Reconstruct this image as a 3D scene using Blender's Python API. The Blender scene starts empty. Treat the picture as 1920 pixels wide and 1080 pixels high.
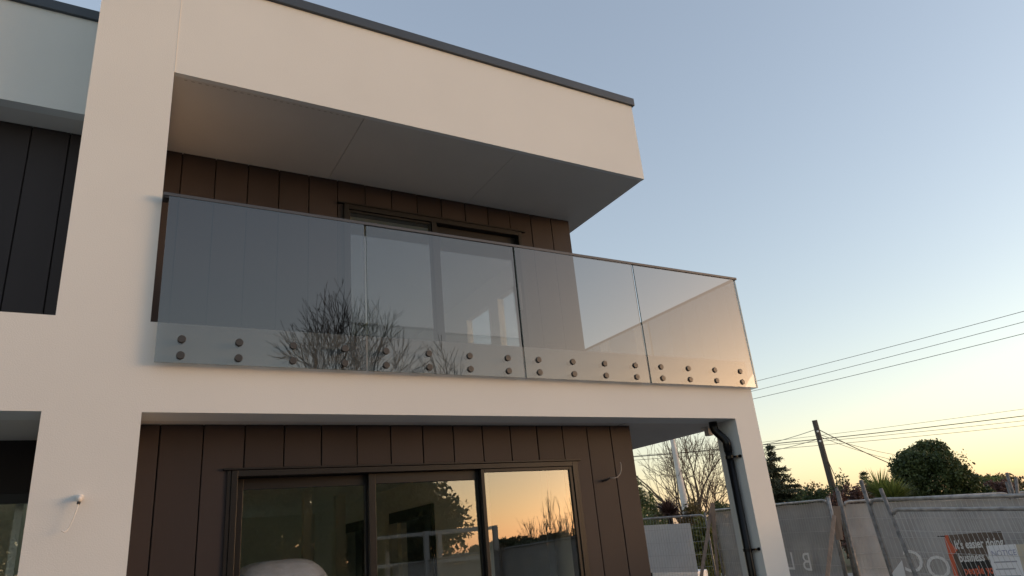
import bpy, math, random
import numpy as np
from mathutils import Vector, Matrix
random.seed(7)
S = bpy.context.scene
C = S.collection
R = math.radians

# ------------------------------------------------------------------ camera
YAW, PITCH, ROLL = 0.55010118, 0.35503605, -0.09578264
FPX = 1304.4                                    # focal length in pixels of a 1920 wide picture
CAM = Vector((0.0, -5.25, 1.6))
fwd = Vector((math.sin(YAW)*math.cos(PITCH), math.cos(YAW)*math.cos(PITCH), math.sin(PITCH)))
r0 = Vector((math.cos(YAW), -math.sin(YAW), 0)); u0 = r0.cross(fwd)
rt = math.cos(ROLL)*r0 + math.sin(ROLL)*u0
up = -math.sin(ROLL)*r0 + math.cos(ROLL)*u0
cd = bpy.data.cameras.new('camera'); cam = bpy.data.objects.new('camera', cd); C.objects.link(cam)
cd.sensor_width = 36; cd.lens = 36*FPX/1920; cd.clip_start = 0.05; cd.clip_end = 6000
M = Matrix((rt, up, -fwd)).transposed().to_4x4(); M.translation = CAM
cam.matrix_world = M
S.camera = cam

# ------------------------------------------------------------------ sky, sun, exposure
SUN_AZ, SUN_EL = 125.0, 3.0                     # azimuth from +Y towards +X
w = bpy.data.worlds.new('World'); S.world = w; w.use_nodes = True
nt = w.node_tree; bg = nt.nodes['Background']
sky = nt.nodes.new('ShaderNodeTexSky'); sky.sky_type = 'NISHITA'; sky.sun_disc = False
sky.sun_elevation = R(SUN_EL); sky.sun_rotation = R(SUN_AZ); sky.dust_density = 1.0
add = nt.nodes.new('ShaderNodeMix'); add.data_type = 'RGBA'; add.blend_type = 'ADD'
add.inputs[0].default_value = 1.0
add.inputs[7].default_value = (0.21, 0.245, 0.34, 1)     # soft high twilight scatter
hs = nt.nodes.new('ShaderNodeHueSaturation'); hs.inputs['Saturation'].default_value = .84
nt.links.new(sky.outputs[0], hs.inputs['Color']); tn = nt.nodes.new('ShaderNodeMix'); tn.data_type = 'RGBA'; tn.blend_type = 'MULTIPLY'; tn.inputs[0].default_value = 1
tn.inputs[7].default_value = (1.01, .975, 1.01, 1)      # slight colour tint over the whole sky
nt.links.new(hs.outputs[0], tn.inputs[6]); nt.links.new(tn.outputs[2], add.inputs[6]); nt.links.new(add.outputs[2], bg.inputs[0])
bg.inputs[1].default_value = 0.1
sl = bpy.data.lights.new('sun', 'SUN'); sun = bpy.data.objects.new('sun', sl); C.objects.link(sun)
sl.energy = 0.03; sl.angle = R(14); sl.color = (1.0, 0.72, 0.50)
a, e = R(SUN_AZ), R(SUN_EL+3)
sun.rotation_euler = Vector((math.sin(a)*math.cos(e), math.cos(a)*math.cos(e), math.sin(e))).to_track_quat('Z', 'Y').to_euler()
S.view_settings.view_transform = 'Standard'; S.view_settings.look = 'None'
S.view_settings.exposure = 2.27; S.view_settings.gamma = 1
S.render.engine = 'CYCLES'
S.cycles.use_denoising = True
S.cycles.max_bounces = 10; S.cycles.transparent_max_bounces = 32; S.cycles.glossy_bounces = 6
S.cycles.transmission_bounces = 8; S.cycles.diffuse_bounces = 5

# ------------------------------------------------------------------ placing helpers
def ray(x, y): return fwd + (x-960)/FPX*rt - (y-540)/FPX*up
def hd(x, y, d):                                # point at horizontal distance d seen at photo pixel x, y
    q = ray(x, y); return CAM + q*(d/math.hypot(q.x, q.y))
def onZ(x, y, z):
    q = ray(x, y); return CAM + q*((z-CAM.z)/q.z)
def behind(az, dist, plane):                    # ground position behind the camera, seen mirrored in a pane at Y=plane
    a = R(az); return Vector((dist*math.sin(a), 2*plane+5.25+dist*math.cos(a), 0))

# ------------------------------------------------------------------ materials
def mat(name, col, rough=.6, metal=0, spec=.5, noise=0, nscale=8, bump=0, bscale=60, col2=None, coat=0, stretch=None):
    m = bpy.data.materials.new(name); m.use_nodes = True
    n = m.node_tree; b = n.nodes['Principled BSDF']
    b.inputs['Base Color'].default_value = (*col, 1); b.inputs['Roughness'].default_value = rough
    b.inputs['Metallic'].default_value = metal; b.inputs['Specular IOR Level'].default_value = spec
    b.inputs['Coat Weight'].default_value = coat
    tc = n.nodes.new('ShaderNodeTexCoord'); src = tc.outputs['Object']
    if stretch:
        mp = n.nodes.new('ShaderNodeMapping'); mp.inputs['Scale'].default_value = stretch
        n.links.new(src, mp.inputs[0]); src = mp.outputs[0]
    if noise or col2:
        t = n.nodes.new('ShaderNodeTexNoise'); t.inputs['Scale'].default_value = nscale; t.inputs['Detail'].default_value = 6
        n.links.new(src, t.inputs[0])
        r = n.nodes.new('ShaderNodeValToRGB')
        c2 = col2 or tuple(c*(1-noise) for c in col)
        r.color_ramp.elements[0].position = .32; r.color_ramp.elements[1].position = .68
        r.color_ramp.elements[0].color = (*c2, 1); r.color_ramp.elements[1].color = (*col, 1)
        n.links.new(t.outputs[0], r.inputs[0]); n.links.new(r.outputs[0], b.inputs['Base Color'])
        mr = n.nodes.new('ShaderNodeMapRange'); mr.inputs[3].default_value = rough*1.12; mr.inputs[4].default_value = rough*.88
        n.links.new(t.outputs[0], mr.inputs[0]); n.links.new(mr.outputs[0], b.inputs['Roughness'])
    if bump:
        t2 = n.nodes.new('ShaderNodeTexNoise'); t2.inputs['Scale'].default_value = bscale; t2.inputs['Detail'].default_value = 4
        n.links.new(src, t2.inputs[0])
        bp = n.nodes.new('ShaderNodeBump'); bp.inputs['Strength'].default_value = bump; bp.inputs['Distance'].default_value = .004
        n.links.new(t2.outputs[0], bp.inputs['Height']); n.links.new(bp.outputs[0], b.inputs['Normal'])
    return m

def glass(name, tint, ior, rough=0.0, haze=0):
    m = bpy.data.materials.new(name); m.use_nodes = True; n = m.node_tree
    n.nodes.remove(n.nodes['Principled BSDF']); out = n.nodes['Material Output']
    tr = n.nodes.new('ShaderNodeBsdfTransparent'); gl = n.nodes.new('ShaderNodeBsdfGlossy'); gl.inputs['Roughness'].default_value = rough
    gl.inputs['Color'].default_value = (1, 1, 1, 1)
    fr = n.nodes.new('ShaderNodeFresnel'); fr.inputs[0].default_value = ior
    ge = n.nodes.new('ShaderNodeNewGeometry'); inv = n.nodes.new('ShaderNodeMath'); inv.operation = 'SUBTRACT'; inv.inputs[0].default_value = 1
    n.links.new(ge.outputs['Backfacing'], inv.inputs[1])
    mu = n.nodes.new('ShaderNodeMath'); mu.operation = 'MULTIPLY'
    n.links.new(fr.outputs[0], mu.inputs[0]); n.links.new(inv.outputs[0], mu.inputs[1])
    mc = n.nodes.new('ShaderNodeMix'); mc.data_type = 'RGBA'; mc.inputs[6].default_value = (*tint, 1); mc.inputs[7].default_value = (1, 1, 1, 1)
    n.links.new(ge.outputs['Backfacing'], mc.inputs[0]); n.links.new(mc.outputs[2], tr.inputs[0])
    mx = n.nodes.new('ShaderNodeMixShader'); n.links.new(mu.outputs[0], mx.inputs[0])
    n.links.new(tr.outputs[0], mx.inputs[1]); n.links.new(gl.outputs[0], mx.inputs[2]); n.links.new(mx.outputs[0], out.inputs[0])
    return m

def cloth(name, col, open_):
    m = mat(name, col, .9, noise=.25, nscale=3, bump=.3, bscale=25); n = m.node_tree
    out = n.nodes['Material Output']; b = n.nodes['Principled BSDF']
    tr = n.nodes.new('ShaderNodeBsdfTransparent'); mx = n.nodes.new('ShaderNodeMixShader'); mx.inputs[0].default_value = open_
    n.links.new(b.outputs[0], mx.inputs[1]); n.links.new(tr.outputs[0], mx.inputs[2]); n.links.new(mx.outputs[0], out.inputs[0])
    return m

def leafmat(name, c1, c2, trans=.25):
    m = bpy.data.materials.new(name); m.use_nodes = True; n = m.node_tree; b = n.nodes['Principled BSDF']
    at = n.nodes.new('ShaderNodeAttribute'); at.attribute_name = 'tone'
    mx = n.nodes.new('ShaderNodeMix'); mx.data_type = 'RGBA'; mx.inputs[6].default_value = (*c1, 1); mx.inputs[7].default_value = (*c2, 1)
    n.links.new(at.outputs['Fac'], mx.inputs[0]); n.links.new(mx.outputs[2], b.inputs['Base Color'])
    b.inputs['Roughness'].default_value = .5; b.inputs['Specular IOR Level'].default_value = .35
    tl = n.nodes.new('ShaderNodeBsdfTranslucent'); n.links.new(mx.outputs[2], tl.inputs[0])
    ms = n.nodes.new('ShaderNodeMixShader'); ms.inputs[0].default_value = trans
    n.links.new(b.outputs[0], ms.inputs[1]); n.links.new(tl.outputs[0], ms.inputs[2]); n.links.new(ms.outputs[0], n.nodes['Material Output'].inputs[0])
    return m

PLASTER = mat('cream_plaster', (.69, .70, .69), .85, noise=.05, nscale=.9, bump=.35, bscale=120, spec=.3)
SOFFIT = mat('soffit_paint', (.61, .585, .555), .8, noise=.05, nscale=2, bump=.08, bscale=60, spec=.3)
BOARD = mat('brown_cladding', (.040, .033, .034), .55, noise=.10, nscale=2.2, bump=.12, bscale=90, spec=.2, stretch=(1, 1, .15))
n_ = BOARD.node_tree; b_ = n_.nodes['Principled BSDF']; oi = n_.nodes.new('ShaderNodeObjectInfo')
mr_ = n_.nodes.new('ShaderNodeMapRange'); mr_.inputs[3].default_value = .86; mr_.inputs[4].default_value = 1.14
hv = n_.nodes.new('ShaderNodeHueSaturation'); old = b_.inputs['Base Color'].links[0].from_socket
n_.links.new(oi.outputs['Random'], mr_.inputs[0]); n_.links.new(mr_.outputs[0], hv.inputs['Value']); n_.links.new(old, hv.inputs['Color']); n_.links.new(hv.outputs[0], b_.inputs['Base Color'])
CORE = mat('dark_cavity', (.02, .016, .015), .9)
ALU = mat('dark_aluminium', (.013, .012, .012), .42, metal=.0, spec=.3, noise=.1, nscale=5)
FLASH = mat('grey_flashing', (.055, .068, .085), .45, metal=.2, noise=.15, nscale=2)
RAIL = mat('anodised_rail', (.07, .07, .075), .4, metal=.4)
PIN = mat('bronze_pin', (.06, .055, .052), .4, metal=.5)
BGLASS = glass('tinted_balustrade_glass', (.30, .31, .31), 1.93)
EDGE = mat('glass_edge', (.10, .15, .145), .25, spec=.6)
WGLASS = glass('window_glass', (.87, .88, .86), 2.35)
ROOM = mat('room_plaster', (.84, .84, .74), .9, noise=.05, nscale=2)
TRIM = mat('room_trim', (.75, .74, .62), .7)
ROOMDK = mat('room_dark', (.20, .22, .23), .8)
FLOOR = mat('room_floor', (.45, .42, .37), .7, noise=.2)
BLACK = mat('black_pvc', (.006, .006, .007), .28, spec=.25)
WHITE = mat('white_plastic', (.75, .72, .68), .5)
GALV = mat('galvanised_steel', (.46, .44, .42), .5, metal=.45, noise=.45, nscale=14, bump=.2)
GALVD = mat('weathered_steel', (.27, .255, .24), .6, metal=.3, noise=.5, nscale=18)
WIRE = mat('fence_wire', (.50, .49, .47), .55, metal=.1)
CLOTH = cloth('grey_shade_cloth', (.50, .485, .475), .15)
TIMBER = mat('weathered_timber', (.34, .25, .19), .8, noise=.35, nscale=6, bump=.4, stretch=(4, 4, .5))
POLEW = mat('pole_timber', (.085, .07, .055), .85, noise=.35, nscale=5, bump=.4, stretch=(3, 3, .3))
CONC = mat('pale_concrete', (.64, .62, .60), .8, noise=.15, nscale=4, bump=.2)
CABLE = mat('black_cable', (.035, .03, .03), .6)
BARK = mat('grey_brown_bark', (.12, .085, .06), .9, noise=.4, nscale=6)
BARKD = mat('dark_bark', (.022, .018, .016), .9, noise=.4, nscale=6)
PAINTW = mat('white_sheet', (.80, .80, .80), .6, noise=.08, nscale=3)

# ------------------------------------------------------------------ object helpers
def tag(o, label=None, cat=None, group=None, kind=None):
    if label: o['label'] = label
    if cat: o['category'] = cat
    if group: o['group'] = group
    if kind: o['kind'] = kind
    return o
def empty(name, loc, label, cat, group=None):
    o = bpy.data.objects.new(name, None); C.objects.link(o); o.location = loc; o.empty_display_size = .2
    return tag(o, label, cat, group)
def base(parent):
    p = Vector((0, 0, 0))
    while parent: p += parent.location; parent = parent.parent
    return p

class MB:
    def __init__(s): s.v = []; s.f = []; s.mi = []
    def quad(s, pts, mi=0):
        k = len(s.v); s.v += [Vector(p) for p in pts]; s.f.append(tuple(range(k, k+len(pts)))); s.mi.append(mi)
    def box(s, x0, x1, y0, y1, z0, z1, mi=0):
        if x1 < x0: x0, x1 = x1, x0
        k = len(s.v)
        s.v += [Vector(p) for p in ((x0,y0,z0),(x1,y0,z0),(x1,y1,z0),(x0,y1,z0),(x0,y0,z1),(x1,y0,z1),(x1,y1,z1),(x0,y1,z1))]
        for q in ((0,3,2,1),(4,5,6,7),(0,1,5,4),(1,2,6,5),(2,3,7,6),(3,0,4,7)):
            s.f.append(tuple(k+i for i in q)); s.mi.append(mi)
        return s
    def obox(s, o, u, v, wv, mi=0):             # box from corner o with edge vectors u, v, w
        o, u, v, wv = map(Vector, (o, u, v, wv)); k = len(s.v)
        s.v += [o, o+u, o+u+v, o+v, o+wv, o+u+wv, o+u+v+wv, o+v+wv]
        fl = u.cross(v).dot(wv) < 0
        for q in ((0,3,2,1),(4,5,6,7),(0,1,5,4),(1,2,6,5),(2,3,7,6),(3,0,4,7)):
            q = q[::-1] if fl else q
            s.f.append(tuple(k+i for i in q)); s.mi.append(mi)
        return s
    def tube(s, pts, r, n=8, cap=True):
        pts = [Vector(p) for p in pts]; rr = r if isinstance(r, (list, tuple)) else [r]*len(pts)
        k0 = len(s.v); prev = None
        for i, p in enumerate(pts):
            t = (pts[min(i+1, len(pts)-1)]-pts[max(i-1, 0)])
            t = t.normalized() if t.length > 1e-9 else Vector((0,0,1))
            if prev is None:
                a_ = Vector((0,0,1)) if abs(t.z) < .9 else Vector((1,0,0)); prev = t.cross(a_).normalized()
            prev = (prev - t*prev.dot(t)).normalized(); b_ = t.cross(prev)
            for j in range(n):
                an = 2*math.pi*j/n; s.v.append(p + (prev*math.cos(an)+b_*math.sin(an))*rr[i])
        for i in range(len(pts)-1):
            for j in range(n):
                a_ = k0+i*n+j; b2 = k0+i*n+(j+1) % n
                s.f.append((a_, b2, b2+n, a_+n)); s.mi.append(0)
        if cap:
            s.f.append(tuple(k0+j for j in range(n))[::-1]); s.mi.append(0)
            e_ = k0+(len(pts)-1)*n; s.f.append(tuple(e_+j for j in range(n))); s.mi.append(0)
        return s
    def disc_lathe(s, c, axis, prof, n=16):     # prof: list of (dist along axis, radius)
        axis = Vector(axis).normalized(); return s.tube([Vector(c)+axis*d for d, _ in prof], [max(r_, 1e-4) for _, r_ in prof], n)
    def build(s, name, m, parent=None, bevel=0, smooth=False):
        off = base(parent)
        me = bpy.data.meshes.new(name); me.from_pydata([tuple(p-off) for p in s.v], [], s.f)
        for mm in (m if isinstance(m, (list, tuple)) else [m]): me.materials.append(mm)
        if any(s.mi): me.polygons.foreach_set('material_index', s.mi)
        if smooth: me.polygons.foreach_set('use_smooth', [True]*len(me.polygons))
        me.update()
        o = bpy.data.objects.new(name, me); C.objects.link(o)
        if parent: o.parent = parent
        if bevel:
            b = o.modifiers.new('bevel', 'BEVEL'); b.width = bevel; b.segments = 2; b.limit_method = 'ANGLE'
        return o
def box(name, m, parent, x0, x1, y0, y1, z0, z1, bevel=0): return MB().box(x0,x1,y0,y1,z0,z1).build(name, m, parent, bevel)

# ------------------------------------------------------------------ ground, road
g = MB(); g.quad([(-1500,-1500,-.2),(1500,-1500,-.2),(1500,1500,-.2),(-1500,1500,-.2)])
tag(g.build('ground', mat('rough_grass', (.07, .085, .03), .95, col2=(.10, .085, .06), nscale=.35, bump=.6, bscale=6)), kind='structure')
g = MB(); g.quad([(-12,-12,-.196),(10.4,-12,-.196),(10.4,9,-.196),(-12,9,-.196)])
tag(g.build('gravel_yard', mat('gravel', (.30, .28, .26), .95, noise=.35, nscale=30, bump=1, bscale=60)), kind='structure')
g = MB(); q0, q1 = onZ(1100,1075,-.192), onZ(1500,1075,-.192)
dv = (q1-q0).normalized(); nv = Vector((-dv.y, dv.x, 0));
if nv.y > 0 and nv.x < 0: pass
g.quad([q0-dv*60-nv*7, q1+dv*80-nv*7, q1+dv*80+nv*.1, q0-dv*60+nv*.1])
tag(g.build('footpath', mat('path_concrete', (.30, .29, .28), .85, noise=.2, nscale=2, bump=.3)), kind='structure')

# ------------------------------------------------------------------ THE HOUSE
H0 = Vector((2.5, 2.0, -.2))
house = empty('house', H0, 'new two storey house with cream plaster frame, brown vertical cladding and dark sliding doors', 'house')
PX0, PX1 = -.343, .22
XR, XC = 6.185, 5.85                            # right end of the band, inner face of the right column
ZC, ZB, ZS, ZT = 2.67, 3.31, 5.44, 6.44
box('pillar', PLASTER, house, PX0, PX1, 0, 1.24, -.2, 7.7)
m_ = MB(); m_.box(PX1, XR, 0, .3, ZC, ZB); m_.box(XC, XR, 0, .31, -.2, ZC)
fr = m_.build('plaster_frame', PLASTER, house)
box('plaster_band', PLASTER, house, -5, PX0, 0, .3, ZC, ZB)
box('control_joint', mat('sealant', (.78,.73,.66), .6), house, PX1, PX1+.008, -.002, .03, ZS, ZT)
# decks and their undersides
box('balcony_deck', SOFFIT, house, PX1, XR-.004, .3, 4.6, ZC+.004, ZB-.02)
box('balcony_deck', SOFFIT, house, -5, PX0, .3, 1.24, ZC+.004, ZB-.02)
# lower soffit lining joint, a thin dark strip
box('soffit_joint', mat('joint_dark', (.25,.22,.2), .9), house, 4.60, 4.605, .3, 4.5, ZC+.001, ZC+.003)
# roof box: fascia, soffit lining, flashing
box('fascia', PLASTER, house, PX1+.008, 5.15, .001, .05, ZS, ZT)
box('roof', PLASTER, house, PX1+.008, 5.149, .05, 9.0, ZS+.016, ZT)
for x0, x1 in ((PX1+.008, 1.822), (1.828, 3.467), (3.471, 5.148)):
    box('soffit_panel', SOFFIT, house, x0, x1, .052, 8.9, ZS+.002, ZS+.014)
vs_ = MB()
for k in range(26): vs_.box(.30+k*.055, .325+k*.055, .075, .083, ZS+.0005, ZS+.0025)
tag(vs_.build('vent_slots', mat('vent_shadow', (.36,.34,.31), .9), house), kind='stuff')
box('roof_flashing', FLASH, house, PX1+.002, 5.18, -.03, .16, ZT, ZT+.10, .004)
box('roof_flashing', FLASH, house, 5.03, 5.18, .162, 9.0, ZT, ZT+.10, .004)
box('fascia', PLASTER, house, -5, PX0-.001, .887, 1.0, ZS, ZT)
box('roof', PLASTER, house, -5, PX0-.001, 1.0, 9, ZS+.016, ZT)
box('soffit_panel', SOFFIT, house, -5, PX0-.001, 1.001, 1.24, ZS+.002, ZS+.014)
box('roof_flashing', FLASH, house, -5, PX0-.001, .855, 1.05, ZT, ZT+.10, .004)

def boards_x(xs, y, z0, z1, holes=()):          # vertical boards in a wall along X, front face at y
    for a_, b_ in zip(xs[:-1], xs[1:]):
        cut = None
        for hx0, hx1, hz0, hz1 in holes:        # a board notched round the corner of the opening stays one board
            for e_, left in ((hx0, True), (hx1, False)):
                if a_+.012 < e_ < b_-.012: cut = (e_, left, hz1)
        if cut:
            e_, left, hz = cut; p, q = a_+.005, b_-.005; j = random.uniform(-.0012, .0012)
            out = [(p, z0), (e_, z0), (e_, hz), (q, hz), (q, z1), (p, z1)] if left else [(e_, z0), (q, z0), (q, z1), (p, z1), (p, hz), (e_, hz)]
            mb = MB(); mb.quad([(x, y+j, z) for x, z in out]); mb.quad([(x, y+.022, z) for x, z in out][::-1])
            for i in range(6):
                (xa, za), (xb, zb) = out[i], out[(i+1) % 6]; mb.quad([(xb, y+j, zb), (xa, y+j, za), (xa, y+.022, za), (xb, y+.022, zb)])
            mb.build('cladding_board', BOARD, house); continue
        pieces = [(a_+.005, b_-.005, z0, z1)]
        for hx0, hx1, hz0, hz1 in holes:
            np_ = []
            for (p, q, r_, s_) in pieces:
                if q <= hx0 or p >= hx1: np_.append((p, q, r_, s_)); continue
                if p < hx0: np_.append((p, hx0, r_, s_))
                if q > hx1: np_.append((hx1, q, r_, s_))
                p2, q2 = max(p, hx0), min(q, hx1)
                if s_ > hz1: np_.append((p2, q2, hz1, s_))
                if r_ < hz0: np_.append((p2, q2, r_, hz0))
            pieces = np_
        j = random.uniform(-.0012, .0012)
        for (p, q, r_, s_) in pieces:
            if q-p > .012 and s_-r_ > .01: MB().box(p, q, y+j, y+.022, r_, s_).build('cladding_board', BOARD, house, .0025)
def boards_y(ys, x, z0, z1, holes=()):          # the same along Y, outer face at x
    for a_, b_ in zip(ys[:-1], ys[1:]):
        segs = [(z0, z1)]
        for y0, y1, h0, h1 in holes:
            if a_ < y1 and b_ > y0: segs = [(z0, h0), (h1, z1)]
        for s0, s1 in segs:
            if s1-s0 > .02: MB().box(x-.022, x, a_+.005, b_-.005, s0, s1).build('cladding_board', BOARD, house, .0025)

# upper wall
UD = (1.985, 4.165, 3.30, 5.16)
ux = [PX1] + [.412+.3023*i for i in range(0, 15)] + [4.925]
boards_x(ux, 1.24, ZB-.015, ZS+.001, [UD])
m_ = MB(); m_.box(PX1, UD[0], 1.262, 1.40, ZB-.02, ZS); m_.box(UD[1], 4.90, 1.262, 1.40, ZB-.02, ZS); m_.box(UD[0], UD[1], 1.262, 1.40, UD[3], ZS)
m_.build('wall_core', CORE, house)
# lower wall
LD = (.875, 4.005, -.02, 2.325)
lx = [PX1, .37] + [.665+.2952*i for i in range(0, 14)] + [4.768]
lx = sorted(set(round(x, 4) for x in lx if x < 4.7)) + [4.768]
boards_x(lx, .45, -.18, ZC+.002, [LD])
m_ = MB(); m_.box(PX1, LD[0], .472, .60, -.2, ZC); m_.box(LD[1], 4.745, .472, .60, -.2, ZC); m_.box(LD[0], LD[1], .472, .60, LD[3], ZC)
m_.build('wall_core', CORE, house)
# side walls
boards_y([1.242+.3*i for i in range(26)], 4.925, ZB-.015, ZS, [(2.45, 4.05, 3.95, 5.02)])
boards_y([.452+.3*i for i in range(28)], 4.768, -.18, ZC)
m_ = MB(); X0, X1 = 4.80, 4.902
m_.box(X0, X1, 1.42, 2.46, ZB, ZS); m_.box(X0, X1, 4.04, 9, ZB, ZS); m_.box(X0, X1, 2.46, 4.04, ZB, 3.96); m_.box(X0, X1, 2.46, 4.04, 5.0, ZS)
m_.box(X0, X1, 3.02, 3.30, 3.96, 5.0)
m_.build('wall_core', ROOM, house)
sw = MB(); sw.box(4.84, 4.848, 2.46, 3.02, 3.96, 5.0); sw.box(4.84, 4.848, 3.30, 4.04, 3.96, 5.0)
box('wall_core', ROOM, house, 4.65, 4.745, .61, 9, -.2, ZC)
sw.build('side_window', WGLASS, house)
# left bay
lb = [-.343] + [-.509-.286*i for i in range(0, 14)]
boards_x(sorted(lb), 1.24, ZB-.015, ZS+.001)
box('wall_core', CORE, house, -5, PX0, 1.264, 1.4, ZB-.02, ZS)
box('wall_core', CORE, house, -5, PX0, 1.10, 1.2, 2.29, ZC+.003)
nb = MB(); nb.box(-5, -.345, 1.10, 1.16, 2.22, 2.29); nb.box(-.40, -.345, 1.10, 1.16, -.1, 2.22); nb.box(-2.0, -1.93, 1.10, 1.16, -.1, 2.22)
nbd = nb.build('sliding_door', ALU, house, .003)
p_ = MB(); p_.box(-1.93, -.40, 1.125, 1.137, -.1, 2.22); p_.build('pane', WGLASS, nbd)
p_ = MB(); p_.box(-5, -2.0, 1.125, 1.137, -.1, 2.22); p_.build('pane', WGLASS, nbd)

# rooms behind the doors
def room(x0, x1, y0, y1, z0, z1, right=True):
    t = .05
    box('room_ceiling', ROOM, house, x0, x1, y0, y1, z1, z1+t); box('room_floor', FLOOR, house, x0, x1, y0, y1, z0-t, z0)
    box('room_wall', ROOM, house, x0-t, x0, y0, y1, z0, z1); box('room_wall', ROOM, house, x0, x1, y1, y1+t, z0+1.15, z1)
    box('added_back_glazing', WGLASS, house, x0, x1, y1+.02, y1+.03, z0, z1-.001-(z1-z0-1.15))  # unseen low glazing, added to let more daylight into the room
    if right: box('room_wall', ROOM, house, x1, x1+t, y0, y1, z0, z1)
room(.35, 4.80, 1.41, 6.5, 3.33, 5.36, right=False)
room(-4.9, -.5, 1.25, 6, -.05, 2.5)
room(.35, 4.6, .65, 8.6, -.05, 2.52, right=False)
m_ = MB()                                       # partition with two openings running into the house
for y0, y1 in ((1.7, 3.03), (4.46, 5.66), (7.1, 8.5)): m_.box(3.62, 3.72, y0, y1, -.05, 2.52)
for y0, y1 in ((3.03, 4.46), (5.66, 7.1)): m_.box(3.62, 3.72, y0, y1, 2.12, 2.52)
m_.build('partition', ROOM, house)
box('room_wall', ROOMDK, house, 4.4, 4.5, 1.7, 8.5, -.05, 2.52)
m_ = MB()
for y0, y1 in ((3.03, 4.46), (5.66, 7.1)):
    m_.box(3.59, 3.618, y0, y1, 2.05, 2.19); m_.box(3.59, 3.618, y0-.07, y0, -.05, 2.19)
m_.build('architrave', ALU, house)
m_ = MB()
for y0, y1 in ((3.03, 4.46), (5.66, 7.1)): m_.box(3.58, 3.618, y1, y1+.14, -.05, 2.10); m_.box(3.63, 3.71, y1-.34, y1-.2, -.05, 2.04)
m_.build('door_jamb', TRIM, house)
m_ = MB(); m_.box(2.35, 2.45, 4.2, 4.3, -.05, 2.52); m_.box(3.0, 3.14, 5.0, 5.1, -.05, 2.52); m_.build('interior_post', TRIM, house)

# sliding doors
def leaf(door, x0, x1, y, z0, z1, st=.055, top=.09, bot=.1, th=.045):
    f = MB(); f.box(x0, x0+st, y, y+th, z0, z1); f.box(x1-st, x1, y, y+th, z0, z1)
    f.box(x0+st, x1-st, y, y+th, z1-top, z1); f.box(x0+st, x1-st, y, y+th, z0, z0+bot)
    f.build('leaf_frame', ALU, door, .003)
    p = MB(); p.box(x0+st-.004, x1-st+.004, y+.016, y+.028, z0+bot-.004, z1-top+.004); p.build('pane', WGLASS, door)
# lower door
f = MB(); x0, x1, z0, z1 = LD
f.box(x0, x0+.045, .425, .60, z0, z1); f.box(x1-.035, x1, .425, .60, z0, z1); f.box(x0+.045, x1-.035, .425, .60, z1-.045, z1)
f.box(x0+.045, x1-.035, .425, .60, z0, z0+.04)
f.box(x0-.06, x1+.07, .415, .452, z1+.002, z1+.018)          # head flashing
f.box(x0-.03, x0-.002, .432, .452, z0, z1); f.box(x1+.002, x1+.03, .432, .452, z0, z1)
low = f.build('sliding_door', ALU, house, .003)
leaf(low, 2.975, x1-.037, .435, z0+.04, z1-.047, st=.035, top=.03)
leaf(low, 1.955, 3.02, .49, z0+.04, z1-.047, st=.06, top=.085)
leaf(low, x0+.047, 2.0, .545, z0+.04, z1-.047, st=.06, top=.085)
h = MB(); h.box(2.96, 2.985, .40, .43, .95, 1.15); h.build('handle', ALU, low, .004)
# upper door
f = MB(); x0, x1, z0, z1 = UD
f.box(x0, x0+.05, 1.205, 1.38, z0, z1); f.box(x1-.045, x1, 1.205, 1.38, z0, z1); f.box(x0+.05, x1-.045, 1.205, 1.38, z1-.055, z1)
f.box(x0+.05, x1-.045, 1.205, 1.38, z0, z0+.06); f.box(x0-.07, x1+.06, 1.198, 1.238, z1+.002, z1+.022)
f.box(2.985, 3.045, 1.205, 1.30, z0+.06, z1-.055)
upd = f.build('sliding_door', ALU, house, .003)
leaf(upd, x0+.052, 2.983, 1.225, z0+.06, z1-.057, st=.02, top=.025, bot=.05)
leaf(upd, 3.047, x1-.047, 1.285, z0+.06, z1-.057, st=.06, top=.085, bot=.09)
h = MB(); h.box(4.068, 4.098, 1.225, 1.282, 4.16, 4.50); h.build('handle', RAIL, upd, .006)

# ------------------------------------------------------------------ glass balustrade
bal = empty('glass_balustrade', (3.2, -.07, 3.0), 'frameless tinted glass balustrade with round standoff pins round the upper balcony', 'balustrade')
GZ0, GZ1 = 3.0, 4.275
def glass_box(mb, x0, x1, y0, y1, z0, z1, big):
    k = len(mb.mi); mb.box(x0, x1, y0, y1, z0, z1)
    # faces order: bottom, top, front(-Y), right(+X), back(+Y), left(-X)
    keep = {'x': (3, 5), 'y': (2, 4)}[big]
    for i in range(6): mb.mi[k+i] = 0 if i in keep else 1
gx = [.262, 1.758, 1.779, 3.220, 3.239, 4.673, 4.694, 6.188]
pins = [[.422, .804, 1.19, 1.585], [1.925, 2.30, 2.68, 3.058], [3.38, 3.76, 4.133, 4.511], [4.846, 5.22, 5.60, 5.986]]
pinmesh = None
def pin(parent, c, axis):
    global pinmesh
    off = base(parent)
    if pinmesh is None:
        o = MB().disc_lathe(off, (0,-1,0), [(-.073,.019),(0,.019),(.0,.028),(.011,.028),(.014,.025),(.0141,.001)], 20).build('standoff_pin', PIN, parent)
        o.data.transform(Matrix.Identity(4)); pinmesh = o.data
    else:
        o = bpy.data.objects.new('standoff_pin', pinmesh); C.objects.link(o); o.parent = parent
    o.location = Vector(c)-off
    if axis == 'x': o.rotation_euler.z = R(90)
    return o
for i in range(4):
    mb = MB(); glass_box(mb, gx[2*i], gx[2*i+1], -.076, -.064, GZ0, GZ1, 'y')
    gp = mb.build('glass_panel', [BGLASS, EDGE], bal)
    gp.rotation_euler = ((.0022, -.0012, .0016, -.002)[i], 0, (.0006, -.0005, .0004, -.0003)[i])
    for x in pins[i]:
        for z in (3.053, 3.170): pin(gp, (x, -.076, z), 'y')
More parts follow.
